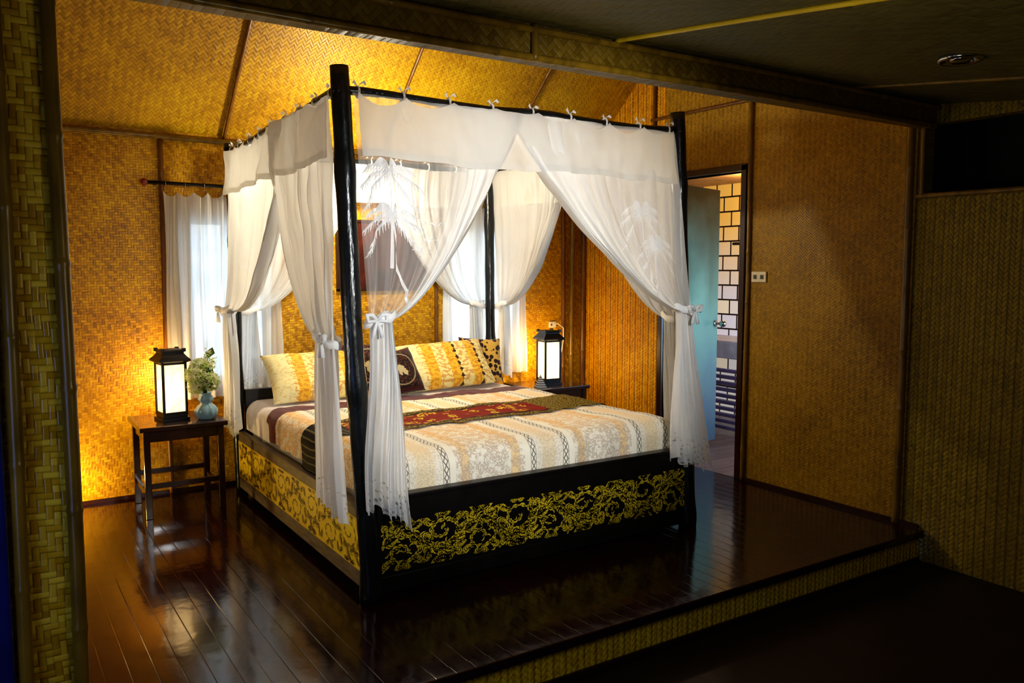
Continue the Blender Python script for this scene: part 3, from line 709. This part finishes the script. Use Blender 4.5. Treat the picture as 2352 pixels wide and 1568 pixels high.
# ------------------------------------------------------------------ bed curtains
def curtain(corner, d, n, w, g, p, ztie, zb, tw, mat, label, nf=7, off=.07, e0=.03, slant=0.0, palm=None, tshift=.35, shift=0.0, conc=1.3, sd=0.0, texp=1.2):
    d, n = Vector(d), Vector(n)
    ztop = 2.12
    def width(z):
        u = max(0, (z-ztie)/(ztop-ztie)); return g+(w-g)*u**p
    def fold(s_, z, amp):
        ph = 2*pi*nf*(s_+.045*sin(9*s_+sd)+.012*sin(3*z+sd+5*s_))
        k_ = .7+.3*sin(5*s_+sd*2)
        return amp*k_*(sin(ph)+.35*sin(ph*2.3+z*4+sd)+.18*sin(ph*4.1-z*6)), ph
    def surf(s_, z):
        u = max(0, min(1, (z-ztie)/(ztop-ztie)))
        wd = width(z)
        q = 1+conc*(1-u); sm = 1-(1-s_)**q
        amp = .005+.017*(1-u)**.8+.022*(s_**3)*4*u*(1-u)
        o, ph = fold(s_, z, amp)
        o += .014*noise.noise(Vector((s_*wd*7+z*4, z*3-s_*wd*5, sd)))*u*1.6
        al = e0+sm*wd+.006*sin(ph*1.1+z*7)*u
        al += shift*(1-u)
        return postxy(corner, z)+d*al+n*(off*(.35+.65*(1-u))+o)
    ns, nu, ntl = 150, 48, 40
    V, F, U = [], [], []
    rows = []
    for j in range(nu+1):
        z = ztop-(ztop-ztie)*(1-(1-j/nu)**1.4)
        rows.append([surf(i/ns, z) for i in range(ns+1)])
        U += [(i/ns, 1-j/nu*.5) for i in range(ns+1)]
    for j in range(1, ntl+1):
        tau = j/ntl; row = []
        for i in range(ns+1):
            s_ = i/ns
            q = 1+conc*(1-tau)**2; sm = 1-(1-s_)**q
            zend = zb+slant*(s_-.5)+.022*abs(sin(s_*pi*nf*1.3))+.07*noise.noise(Vector((s_*5, sd, 2)))
            z = ztie+(zend-ztie)*tau
            wd = g+(tw-g)*tau**texp
            amp = .022+.004*tau
            o, ph = fold(s_, z, amp)
            al = e0+shift+sm*wd-(wd-g)*tshift+.014*sin(z*6+sd+s_*2)*tau
            ref = postxy(corner, ztie).lerp(postxy(corner, z), .9)
            row.append(Vector((ref.x, ref.y, z))+d*al+n*(off+.008*tau+o))
        rows.append(row); U += [(s_i/ns, .499-.499*tau) for s_i in range(ns+1)]
    for r_ in rows: V += r_
    for j in range(len(rows)-1):
        for i in range(ns):
            q = j*(ns+1)+i; F.append((q, q+1, q+ns+2, q+ns+1))
    ctr = postxy(corner, ztie)+d*(e0+shift+g/2)+n*off
    e = empty('bed_curtain', (ctr.x, ctr.y, ztop), label, 'curtain', 'white tied-back curtains of the four-poster bed')
    a = mesh('curtain_panel', V, F, mat, smooth=True, uv=U)
    V, F = [], []; K = 28
    for zz, ex in ((-.018, 0), (-.008, .006), (.008, .006), (.018, 0)):
        for k_ in range(K):
            t = 2*pi*k_/K
            pt = ctr+d*((g/2+.014+ex)*cos(t))+n*((.042+ex)*sin(t)-.004)
            V.append((pt.x, pt.y, ztie+zz+.02*cos(t)+.004*sin(5*t)))
    for r_ in range(3):
        for k_ in range(K):
            q = r_*K+k_; q2 = r_*K+(k_+1) % K; F.append((q, q2, q2+K, q+K))
    kn = ctr+n*.05-d*g*.35
    for sg in (-1, 1):
        tubegeo([kn, kn+d*sg*.022+Vector((0, 0, .024)), kn+d*sg*.045+Vector((0, 0, .024)), kn+d*sg*.04+Vector((0, 0, -.004)), kn], [.006, .010, .011, .008, .006], 8, V, F)
        tubegeo([kn, kn+d*sg*.012+Vector((0, 0, -.035)), kn+d*sg*.02+Vector((0, 0, -.07))], [.005, .008, .009], 8, V, F)
    b = mesh('tieback', V, F, mat_emb, smooth=True)
    obs = [a, b]
    if palm:
        V, F = [], []
        def P(x, z):
            u = max(0, min(1, (z-ztie)/(ztop-ztie))); q = 1+conc*(1-u)
            sm = min(max((x-e0)/width(z), 0), .999); s_ = 1-(1-sm)**(1/q)
            return surf(s_, z)+n*.005
        def strip(pts, ws):
            n0 = len(V)
            for i, (x, z) in enumerate(pts):
                a_ = pts[max(0, i-1)]; b_ = pts[min(len(pts)-1, i+1)]; dx, dz = b_[0]-a_[0], b_[1]-a_[1]; k_ = math.hypot(dx, dz) or 1
                w_ = ws[i]/2
                V.append(P(x-dz/k_*w_, z+dx/k_*w_)); V.append(P(x+dz/k_*w_, z-dx/k_*w_))
            for i in range(len(pts)-1): F.append((n0+2*i, n0+2*i+2, n0+2*i+3, n0+2*i+1))
        def tree(x, z, h, sz, bend):
            strip([(x+bend*(1-t)**2, z-h*(1-t)) for t in [i/14 for i in range(15)]], [.012-.006*i/14 for i in range(15)])
            for a_ in (5, 40, 75, 108, 140, 178, 215, -35):
                ra = radians(a_); pts = []
                for i in range(12):
                    t = i/11; pts.append((x+sz*t*cos(ra), z+sz*t*sin(ra)-sz*.6*t*t))
                strip(pts, [.004+.004*sin(pi*i/11) for i in range(12)])
                for i in range(1, 12):
                    px, pz = pts[i]
                    for sg in (-1, 1):
                        strip([(px, pz), (px+sg*.010*(1-.3*i/11)+.012*cos(ra), pz-.020), (px+sg*.016*(1-.4*i/11)+.018*cos(ra), pz-.045*(1-.4*i/11))], [.005, .004, .0015])
        for (x, z, h, sz, bd) in palm['trees']: tree(x, z, h, sz, bd)
        for (x, z) in palm.get('birds', []):
            strip([(x-.03, z+.006), (x-.015, z+.014), (x, z)], [.002, .006, .005]); strip([(x, z), (x+.015, z+.014), (x+.03, z+.006)], [.005, .006, .002])
        c_ = mesh('palm_embroidery', V, F, palm['mat']); c_['label'] = 'white palm tree embroidery'
        obs.append(c_)
    adopt(e, *obs)
    return e
X, Y = (1, 0, 0), (0, 1, 0); nX, nY = (-1, 0, 0), (0, -1, 0)
curtain('FL', X, nY, .83, .10, .7, 1.21, .36, .22, mat_palm, 'sheer white curtain with palm embroidery tied at the foot post', slant=-.14, tshift=.55, e0=.04, conc=1.5, sd=.3,
        palm={'mat': mat_emb, 'trees': [(.17, 1.64, .40, .13, .06), (.17, 1.82, .40, .13, -.02)], 'birds': [(.31, 1.60), (.34, 1.53), (.28, 1.49), (.38, 1.60)]})
curtain('FR', nX, nY, 1.08, .09, .7, 1.20, .37, .26, mat_sheer, 'sheer white palm-embroidered curtain tied at the foot post near the door', slant=.10, tshift=.62, e0=.05, shift=-.04, conc=1.5, sd=1.7,
        palm={'mat': mat_embp, 'trees': [(.34, 1.70, .4, .14, -.05), (.26, 1.54, .3, .12, .03)]})
curtain('FL', Y, nX, .92, .22, .55, 1.12, .36, .36, mat_drape, 'loosely gathered white curtain hanging down the bed side to the rail', tshift=.15, e0=.06, off=.06, nf=5, conc=.3, sd=3.1, slant=.05, texp=.6)
curtain('HL', nY, nX, 1.28, .12, .38, 1.16, .42, .26, mat_drape, 'white curtain swept back to the head post beside the window', e0=.0, off=.06, conc=1.2, sd=4.4, tshift=.3, texp=.7)
curtain('HR', nY, X, .98, .11, .6, 1.15, .62, .16, mat_drape, 'white curtain swept back to the head post near the lantern', e0=.02, off=.06, sd=5.2)
curtain('FR', Y, X, .88, .12, .6, 1.15, .36, .22, mat_drape, 'white curtain gathered along the bed side facing the doorway', e0=.06, off=.05, sd=6.1)
curtain('HL', X, Y, .88, .11, .6, 1.15, .66, .15, mat_sheer, 'thin white curtain tied at the head post by the wall', e0=.03, off=.05, sd=7.3)
curtain('HR', nX, Y, .90, .11, .6, 1.15, .66, .15, mat_sheer, 'thin white curtain tied at the head post before the window', e0=.03, off=.05, sd=8.8)

def valance(c1, c2, n, label, zb=1.862, sd=0):
    n = Vector(n); a, b = postxy(c1, ZR), postxy(c2, ZR); d = (b-a); L = d.length; d.normalize()
    ns, nz_ = 200, 18; V, F, U = [], [], []
    nb_ = 8
    i0, i1 = .032, .968
    def vp(s0, z, t):
        s_ = i0+(i1-i0)*s0
        p_ = a.lerp(b, s_)+(postxy(c1, z)-a)*(1-s_)+(postxy(c2, z)-b)*s_
        o = .026+.012*t+.006*sin(s_*L*16+t+sd)+.004*sin(s_*L*41+2*t)*(.4+.6*(1-t))+.020*noise.noise(Vector((s_*L*6, t*1.2, sd)))+.011*noise.noise(Vector((s_*L*17, t*3, sd+4)))
        return Vector((p_.x, p_.y, z))+n*(max(o, .012)+.018)
    def hemz(s_): return zb+.008*sin(s_*11+sd)+.004*sin(s_*37)
    for j in range(nz_+1):
        t = j/nz_
        for i in range(ns+1):
            s_ = i/ns; sag = .028*abs(sin(pi*nb_*s_))**.8*(1+.6*sin(s_*9+sd))
            z = (2.125-sag)*(1-t)+hemz(s_)*t
            V.append(vp(s_, z, t)); U.append((s_, t))
    for j in range(nz_):
        for i in range(ns):
            q = j*(ns+1)+i; F.append((q, q+1, q+ns+2, q+ns+1))
    e = empty('canopy_valance', tuple((a+b)/2+n*.04), label, 'valance', 'white valances around the top of the bed')
    v = mesh('valance_cloth', V, F, mat_val, smooth=True, uv=U)
    V, F = [], []
    for i in range(ns+1):
        s_ = i/ns; z = hemz(s_)
        V += [vp(s_, z+.030, .89)+n*.0015, vp(s_, z, 1)+n*.0015]
    for i in range(ns): F.append((2*i, 2*i+2, 2*i+3, 2*i+1))
    h = mesh('hem', V, F, mat_val, smooth=True)
    obs = [v, h]
    for k_ in range(nb_+1):
        s_ = i0+(i1-i0)*(.01 if k_ == 0 else (.99 if k_ == nb_ else k_/nb_))
        c = a.lerp(b, s_); V, F = [], []
        tubegeo([c+n*.019*cos(t)+Vector((0, 0, .021*sin(t))) for t in [2*pi*i/12 for i in range(13)]], [.005]*13, 6, V, F, cap=False)
        kn = c+Vector((0, 0, .021))
        for sg in (-1, 1):
            jx = random.uniform(.5, 1.0)
            pts = [kn, kn+d*sg*.012+Vector((0, 0, .016*jx)), kn+d*sg*.024*jx+Vector((0, 0, .024*jx))+n*.008, kn+d*sg*.030+Vector((0, 0, .010*jx))+n*.012]
            n0 = len(V)
            for q_, w_ in zip(pts, (.003, .008, .010, .006)): V += [q_+n*w_+Vector((0, 0, w_*.3)), q_-n*w_*.3-Vector((0, 0, w_*.6))]
            for i in range(3): F.append((n0+2*i, n0+2*i+2, n0+2*i+3, n0+2*i+1))
        obs.append(mesh('tie_bow', V, F, mat_emb))
    adopt(e, *obs)
valance('FL', 'FR', nY, 'white cotton valance tied along the foot rail of the canopy', sd=1)
valance('FL', 'HL', nX, 'white cotton valance tied along the side rail of the canopy', sd=2)
valance('HL', 'HR', Y, 'white cotton valance tied along the head rail of the canopy', sd=3)
valance('FR', 'HR', X, 'white cotton valance tied along the side rail of the canopy', sd=4)

# ------------------------------------------------------------------ window curtains
def wcurtain(x0, x1, z0, z1, label, sp=11, y=YB-.07):
    V, F, U = [], [], []; ns, nz_ = 160, 30
    for j in range(nz_+1):
        t = j/nz_
        for i in range(ns+1):
            s_ = i/ns
            z = z1-(z1-z0)*t-.03*abs(sin(s_*pi*4))*(1-t)**3
            ph = (s_+.02*sin(s_*11+x0*5)+.01*sin(t*3))*sp*2*pi
            V.append((x0+(x1-x0)*s_+.006*sin(t*7+s_*14), y+.022*sin(ph)*(.7+.3*t)+.006*sin(ph*2.4+t*3), z)); U.append((s_, t))
    for j in range(nz_):
        for i in range(ns):
            q = j*(ns+1)+i; F.append((q, q+1, q+ns+2, q+ns+1))
    o = mesh('window_curtain', V, F, mat_wcur, smooth=True, uv=U)
    return tag(o, label, 'curtain', 'sheer curtains over the back windows')
wcurtain(-.375, -.02, .60, 1.89, 'gathered cream linen curtain covering the daylit window beside the nightstand', sp=5)
wcurtain(-.03, .34, .60, 1.89, 'gathered cream linen curtain covering the daylit window behind the bed', sp=5)
wcurtain(1.56, 2.30, .60, 1.89, 'gathered cream linen curtain over the window behind the far pillow', sp=10)
red = simple('red_knob', lin(130, 50, 30), .4)
def crod(x0, x1, z=1.94):
    e = empty('curtain_rod', ((x0+x1)/2, YB-.07, z), 'dark metal curtain rod with red end knobs on the woven wall', 'curtain rod', 'curtain rods over the back windows')
    a = tube('rod', [(x0, YB-.07, z), ((x0+x1)/2, YB-.07, z-.004), (x1, YB-.07, z)], .011, mat_black)
    obs = [a]
    for x, sg in ((x0, -1), (x1, 1)):
        obs.append(tube('finial', [(x, YB-.07, z), (x+sg*.01, YB-.07, z), (x+sg*.025, YB-.07, z), (x+sg*.04, YB-.07, z)], [.012, .02, .022, .006], red))
        obs.append(boxes('bracket', [(x-sg*.05-.006, x-sg*.05+.006, YB-.07, YB, z-.012, z+.012)], mat_black))
    for i in range(7):
        xx_ = x0+.1+(x1-x0-.2)*i/6; V, F = [], []
        tubegeo([(xx_, YB-.07+.018*cos(t), z-.006+.02*sin(t)) for t in [2*pi*k_/12 for k_ in range(13)]], .002, 5, V, F, cap=False)
        tubegeo([(xx_, YB-.07, z-.026), (xx_, YB-.07, z-.045)], .002, 5, V, F)
        obs.append(mesh('ring', V, F, mat_chrome, smooth=True))
    adopt(e, *obs)
crod(-.46, .42); crod(1.50, 2.38)

e = empty('framed_picture', (1.08, YB-.02, 1.52), 'dark red-brown abstract picture in a thin frame above the bed', 'picture')
m, nt, out = new_mat('maroon_painting'); co = OBJCO(nt)
PBSDF(nt, out, color=RAMP(nt, NOISE(nt, co, 6, 4), [(.3, lin(34, 10, 6)), (.55, lin(70, 24, 10)), (.75, lin(104, 48, 20))]), rough=.7, spec=.2)
pc = boxes('canvas', [(.76, 1.42, YB-.018, YB, 1.28, 1.74)], m)
pf = boxes('frame', [(.745, .765, YB-.03, YB, 1.26, 1.76), (1.415, 1.435, YB-.03, YB, 1.26, 1.76), (.745, 1.435, YB-.03, YB, 1.26, 1.28), (.745, 1.435, YB-.03, YB, 1.74, 1.76)], mat_trimwood, bevel=.003)
adopt(e, pc, pf)

# ------------------------------------------------------------------ nightstands
def stand(x0, x1, y0, y1, H, label):
    e = empty('nightstand', ((x0+x1)/2, (y0+y1)/2, 0), label, 'nightstand', 'dark wooden nightstands beside the bed')
    obs = [boxes('tabletop', [(x0-.02, x1+.02, y0-.02, y1+.02, H-.028, H)], mat_stand, bevel=.005),
           boxes('apron', [(x0+.01, x1-.01, y0+.01, y0+.025, H-.09, H-.026), (x0+.01, x1-.01, y1-.025, y1-.01, H-.09, H-.026), (x0+.01, x0+.025, y0+.01, y1-.01, H-.09, H-.026), (x1-.025, x1-.01, y0+.01, y1-.01, H-.09, H-.026)], mat_stand, bevel=.002)]
    for x in (x0, x1-.036):
        for y in (y0, y1-.036):
            obs.append(boxes('leg', [(x, x+.036, y, y+.036, 0, H-.026)], mat_stand, bevel=.003))
    z = .17
    obs.append(boxes('stretcher', [(x0+.03, x1-.03, y0+.01, y0+.028, z, z+.03)], mat_stand, bevel=.002))
    obs.append(boxes('stretcher', [(x0+.03, x1-.03, y1-.028, y1-.01, z, z+.03)], mat_stand, bevel=.002))
    obs.append(boxes('stretcher', [(x0+.01, x0+.028, y0+.03, y1-.03, z-.05, z-.02)], mat_stand, bevel=.002))
    obs.append(boxes('stretcher', [(x1-.028, x1-.01, y0+.03, y1-.03, z-.05, z-.02)], mat_stand, bevel=.002))
    adopt(e, *obs)
HS = .53
stand(-.61, -.17, 1.74, 2.16, HS, 'dark wooden side table with lantern and vase by the window')
stand(2.08, 2.54, 1.74, 2.16, HS, 'dark wooden side table with lantern by the woven wall')

mat_paper, nt, out = new_mat('lit_paper_panel')
co = OBJCO(nt); s = SEP(nt, co)
nz = NOISE(nt, co, 30, 3)
c = RAMP(nt, nz, [(.3, (1, .55, .18, 1)), (.7, (1, .72, .33, 1))])
hz = MA(nt, 'SUBTRACT', 1.0, MA(nt, 'ABSOLUTE', MA(nt, 'MULTIPLY', MA(nt, 'SUBTRACT', s[2], .18), 5.0)))
PBSDF(nt, out, color=(.9, .8, .6, 1), em=c, ems=MA(nt, 'ADD', 1.2, MA(nt, 'MULTIPLY', MA(nt, 'MAXIMUM', hz, 0.0), 2.2)), rough=.8)
def lantern(x, y, z, yaw, label):
    e = empty('table_lantern', (x, y, z), label, 'lamp', 'black lanterns on the nightstands')
    e.rotation_euler = (0, 0, radians(yaw))
    w = .064
    base = boxes('base', [(-.078, .078, -.078, .078, 0, .018), (-.068, .068, -.068, .068, .018, .04)], mat_black, bevel=.002)
    posts = boxes('frame', [(sx*w-.007, sx*w+.007, sy*w-.007, sy*w+.007, .03, .345) for sx in (-1, 1) for sy in (-1, 1)] +
               [(-w, w, sy*w-.005, sy*w+.005, z0, z0+.012) for sy in (-1, 1) for z0 in (.04, .33)] +
               [(sx*w-.005, sx*w+.005, -w, w, z0, z0+.012) for sx in (-1, 1) for z0 in (.04, .33)], mat_black, bevel=.002)
    shade = boxes('shade', [(-w+.004, w-.004, sy*(w-.004)-.0015, sy*(w-.004)+.0015, .045, .338) for sy in (-1, 1)] + [(sx*(w-.004)-.0015, sx*(w-.004)+.0015, -w+.006, w-.006, .045, .338) for sx in (-1, 1)], mat_paper)
    V, F = [], []
    lev = [(.070, .34), (.092, .352), (.086, .364), (.072, .378), (.06, .395), (.06, .402), (.07, .406), (.066, .416), (.042, .42)]
    for (r_, zz) in lev:
        V += [(sx*r_, sy*r_, zz) for sx, sy in ((-1, -1), (1, -1), (1, 1), (-1, 1))]
    for i in range(len(lev)-1):
        for q in range(4): F.append((4*i+q, 4*i+(q+1) % 4, 4*i+4+(q+1) % 4, 4*i+4+q))
    F.append((3, 2, 1, 0)); F.append(tuple(len(V)-4+q for q in range(4)))
    roof = mesh('lantern_cap', V, F, mat_black)
    kn = [boxes('corner_knob', [(sx*.06-.010, sx*.06+.010, sy*.06-.010, sy*.06+.010, .405, .425)], mat_black, bevel=.002) for sx in (-1, 1) for sy in (-1, 1)]
    for o in [base, posts, shade, roof]+kn: o.parent = e
    L = bpy.data.lights.new('lantern_bulb', 'POINT'); L.energy = 6.5; L.color = (1, .68, .30); L.shadow_soft_size = .03
    lo_ = bpy.data.objects.new('lantern_bulb', L); COL.objects.link(lo_); lo_.location = (x, y+.14, z+.22)
    return e
lantern(-.42, 1.93, HS, 8, 'black wooden lantern with glowing paper panels beside a blue vase')
lantern(2.31, 1.92, HS, -6, 'black wooden lantern with glowing paper panels beside the woven wall')

tag(tube('power_cable', [(2.62, YB-.01, .96), (2.63, YB-.04, .97), (2.68, YB-.05, .93), (2.69, YB-.04, .84), (2.66, YB-.05, .74), (2.60, YB-.06, .66), (2.58, YB-.1, .54)], .004, mat_white), 'white power cable looping down from a wall outlet', 'cable')
e = empty('wall_outlet', (2.60, YB, .96), 'small white power outlet near the lantern', 'power outlet')
a = boxes('cover_plate', [(2.565, 2.635, YB-.012, YB, .935, .985)], mat_white, bevel=.003)
b = boxes('socket_opening', [(2.58, 2.592, YB-.014, YB-.011, .952, .968)], mat_socket)
adopt(e, a, b)
V = [(2.10, 1.76, HS), (2.17, 1.74, HS), (2.20, 1.84, HS), (2.13, 1.86, HS), (2.15, 1.80, HS+.10)]
m, nt, out = new_mat('striped_card')
s = SEP(nt, OBJCO(nt))
PBSDF(nt, out, color=MIX(nt, MA(nt, 'GREATER_THAN', MA(nt, 'SINE', MA(nt, 'MULTIPLY', s[2], 420.0)), 0), lin(60, 60, 66), lin(170, 168, 160)), rough=.7)
cd = mesh('table_card', V, [(0, 1, 4), (1, 2, 4), (2, 3, 4), (3, 0, 4), (3, 2, 1, 0)], m)
tag(cd, 'small grey striped pyramid card standing on the nightstand', 'table card')

tag(lathe('vase', [(.02, 0), (.045, .002), (.05, .008), (.058, .02), (.066, .04), (.064, .06), (.05, .078), (.034, .09), (.03, .098), (.04, .112), (.044, .122), (.036, .136), (.028, .146), (.034, .158), (.03, .158), (.022, .146)], (-.245, 1.84, HS),
                simple('pale_blue_ceramic', lin(150, 190, 215), .15, var=.06, coat=.5), rib=.05, ribn=10, seg=60), 'pale blue ribbed double-gourd ceramic vase on the nightstand', 'vase')
m, nt, out = new_mat('ivory_green_petals')
nz = NOISE(nt, OBJCO(nt), 30, 3); pc_ = RAMP(nt, nz, [(.35, lin(222, 236, 160)), (.6, lin(255, 255, 236))])
d_ = nd(nt, 'ShaderNodeBsdfDiffuse', {'Color': pc_}); t_ = nd(nt, 'ShaderNodeBsdfTranslucent', {'Color': pc_})
mx_ = nd(nt, 'ShaderNodeMixShader', {0: .45}); nt.links.new(d_.outputs[0], mx_.inputs[1]); nt.links.new(t_.outputs[0], mx_.inputs[2]); nt.links.new(mx_.outputs[0], out.inputs[0])
mat_pet = m
mat_leafg = simple('green_leaf', lin(90, 124, 56), .5, var=.3, scale=20)
def flower(tx, ty, tz, r, seed, kind):
    random.seed(seed)
    b0 = Vector((-.245, 1.84, HS+.11)); t_ = Vector((-.245+tx, 1.84+ty, HS+tz))
    e = empty('flower', tuple(b0), 'white round blossom cluster in the blue vase' if kind == 0 else 'tall white bud spray with green leaves in the blue vase', 'flower', 'bouquet in the blue vase')
    mid = (b0+t_)/2+Vector((-tx*.2, -ty*.2, .02))
    st = tube('stem', [b0, mid, t_], [.003, .003, .002], mat_leafg, seg=6)
    V, F = [], []
    def petal(c, dr, sz):
        dr = dr.normalized(); sd_ = dr.cross(Vector((.3, .2, .9))).normalized(); up_ = sd_.cross(dr)
        n0 = len(V)
        V.extend([c, c+dr*sz*.5+sd_*sz*.4+up_*sz*.15, c+dr*sz+up_*sz*.25, c+dr*sz*.5-sd_*sz*.4+up_*sz*.15]); F.append((n0, n0+1, n0+2, n0+3))
    if kind == 0:
        for i in range(130):
            z_ = 1-2*(i+.5)/130; ph = i*2.39996; rr = sqrt(1-z_*z_); dr = Vector((rr*cos(ph), rr*sin(ph), z_))
            c = t_+dr*r*random.uniform(.7, .9)
            for k_ in range(4):
                petal(c, dr+Vector((random.uniform(-1, 1), random.uniform(-1, 1), random.uniform(-1, 1)))*.9, r*.42)
    else:
        for i in range(30):
            c = t_+Vector((random.uniform(-.02, .02), random.uniform(-.02, .02), random.uniform(-.08, .04)))
            for k_ in range(4): petal(c, Vector((random.uniform(-1, 1), random.uniform(-1, 1), random.uniform(-1, 1))), .016)
    bl = mesh('blossom', V, F, mat_pet)
    V, F = [], []
    for i in range(6):
        c = b0.lerp(t_, random.uniform(.4, .95)); petal(c, Vector((random.uniform(-1, 1), random.uniform(-1, 1), random.uniform(.1, .8))), random.uniform(.05, .08))
    lf = mesh('leaf', V, F, mat_leafg)
    adopt(e, st, bl, lf)
flower(-.06, -.03, .27, .056, 1, 0); flower(.02, -.04, .225, .05, 2, 0); flower(-.06, -.03, .20, .044, 3, 0); flower(-.03, -.01, .31, .05, 4, 0)
flower(.02, .0, .38, .02, 5, 1); flower(.04, .0, .32, .02, 6, 1)
random.seed(11)

# ------------------------------------------------------------------ lights
def light(name, typ, loc, energy, color, size=.1, target=None, **kw):
    L = bpy.data.lights.new(name, typ); L.energy = energy; L.color = color
    if typ == 'AREA':
        L.shape = 'RECTANGLE'; L.size = size; L.size_y = kw.get('sy', size)
    else: L.shadow_soft_size = size
    if typ == 'SPOT': L.spot_size = radians(kw.get('ang', 60)); L.spot_blend = kw.get('blend', .8)
    o = bpy.data.objects.new(name, L); o.location = loc; COL.objects.link(o)
    if target is not None:
        o.rotation_euler = (Vector(target)-Vector(loc)).to_track_quat('-Z', 'Y').to_euler()
    return o
light('canopy_lamp', 'POINT', (.75, 1.55, 1.96), 48, (1, .91, .68), .06)
light('floor_lamp_glow', 'POINT', (-1.05, 2.08, .14), 13, (1, .72, .24), .04)
light('side_fill', 'POINT', (-1.45, .1, .95), 13, (1, .98, .92), .12)  # added fill without a fixture, brightens the side curtains and gold panel
light('bed_fill_spot', 'SPOT', (.25, -2.7, 1.66), 225, (.95, .98, 1.0), .12, target=(.75, 0, 1.26), ang=56, blend=.8)  # added fill spot for the foot of the bed, no fixture
light('bath_daylight', 'AREA', (3.7, .24, 1.0), 26, (.42, .72, 1.0), .9, target=(3.5, 2.5, .8), sy=1.0)
light('bath_lamp', 'POINT', (4.2, 1.7, 2.05), 7, (1, .75, .45), .05)
light('room_fill', 'POINT', (-.1, -2.2, 1.25), 11, (1, .93, .68), .3)
light('blue_side_fill', 'AREA', (-1.86, -1.5, .7), 5.0, (.3, .45, 1.0), .5, target=(0, -1.0, .4), sy=1.2)  # added blue light from the left

w = bpy.data.worlds.new('World'); scene.world = w; w.use_nodes = True
nt = w.node_tree; nt.nodes.clear()
out = nt.nodes.new('ShaderNodeOutputWorld'); bg = nt.nodes.new('ShaderNodeBackground')
co = nd(nt, 'ShaderNodeTexCoord').outputs['Generated']
c = RAMP(nt, NOISE(nt, co, 14, 4), [(.35, (.10, .20, .22, 1)), (.5, (.50, .68, .95, 1)), (.65, (.9, .97, 1, 1))])
nt.links.new(c, bg.inputs[0]); bg.inputs[1].default_value = 4.5
nt.links.new(bg.outputs[0], out.inputs[0])

# ------------------------------------------------------------------ camera
cam = bpy.data.cameras.new('Camera'); cam.sensor_width = 36; cam.lens = 28.78
co_ = bpy.data.objects.new('Camera', cam); COL.objects.link(co_)
co_.location = (-1.341, -3.182, 1.42)
F_ = Vector((.545*cos(radians(5.1)), .839*cos(radians(5.1)), -sin(radians(5.1))))
co_.rotation_euler = F_.to_track_quat('-Z', 'Y').to_euler()
cam.clip_start = .02
scene.camera = co_
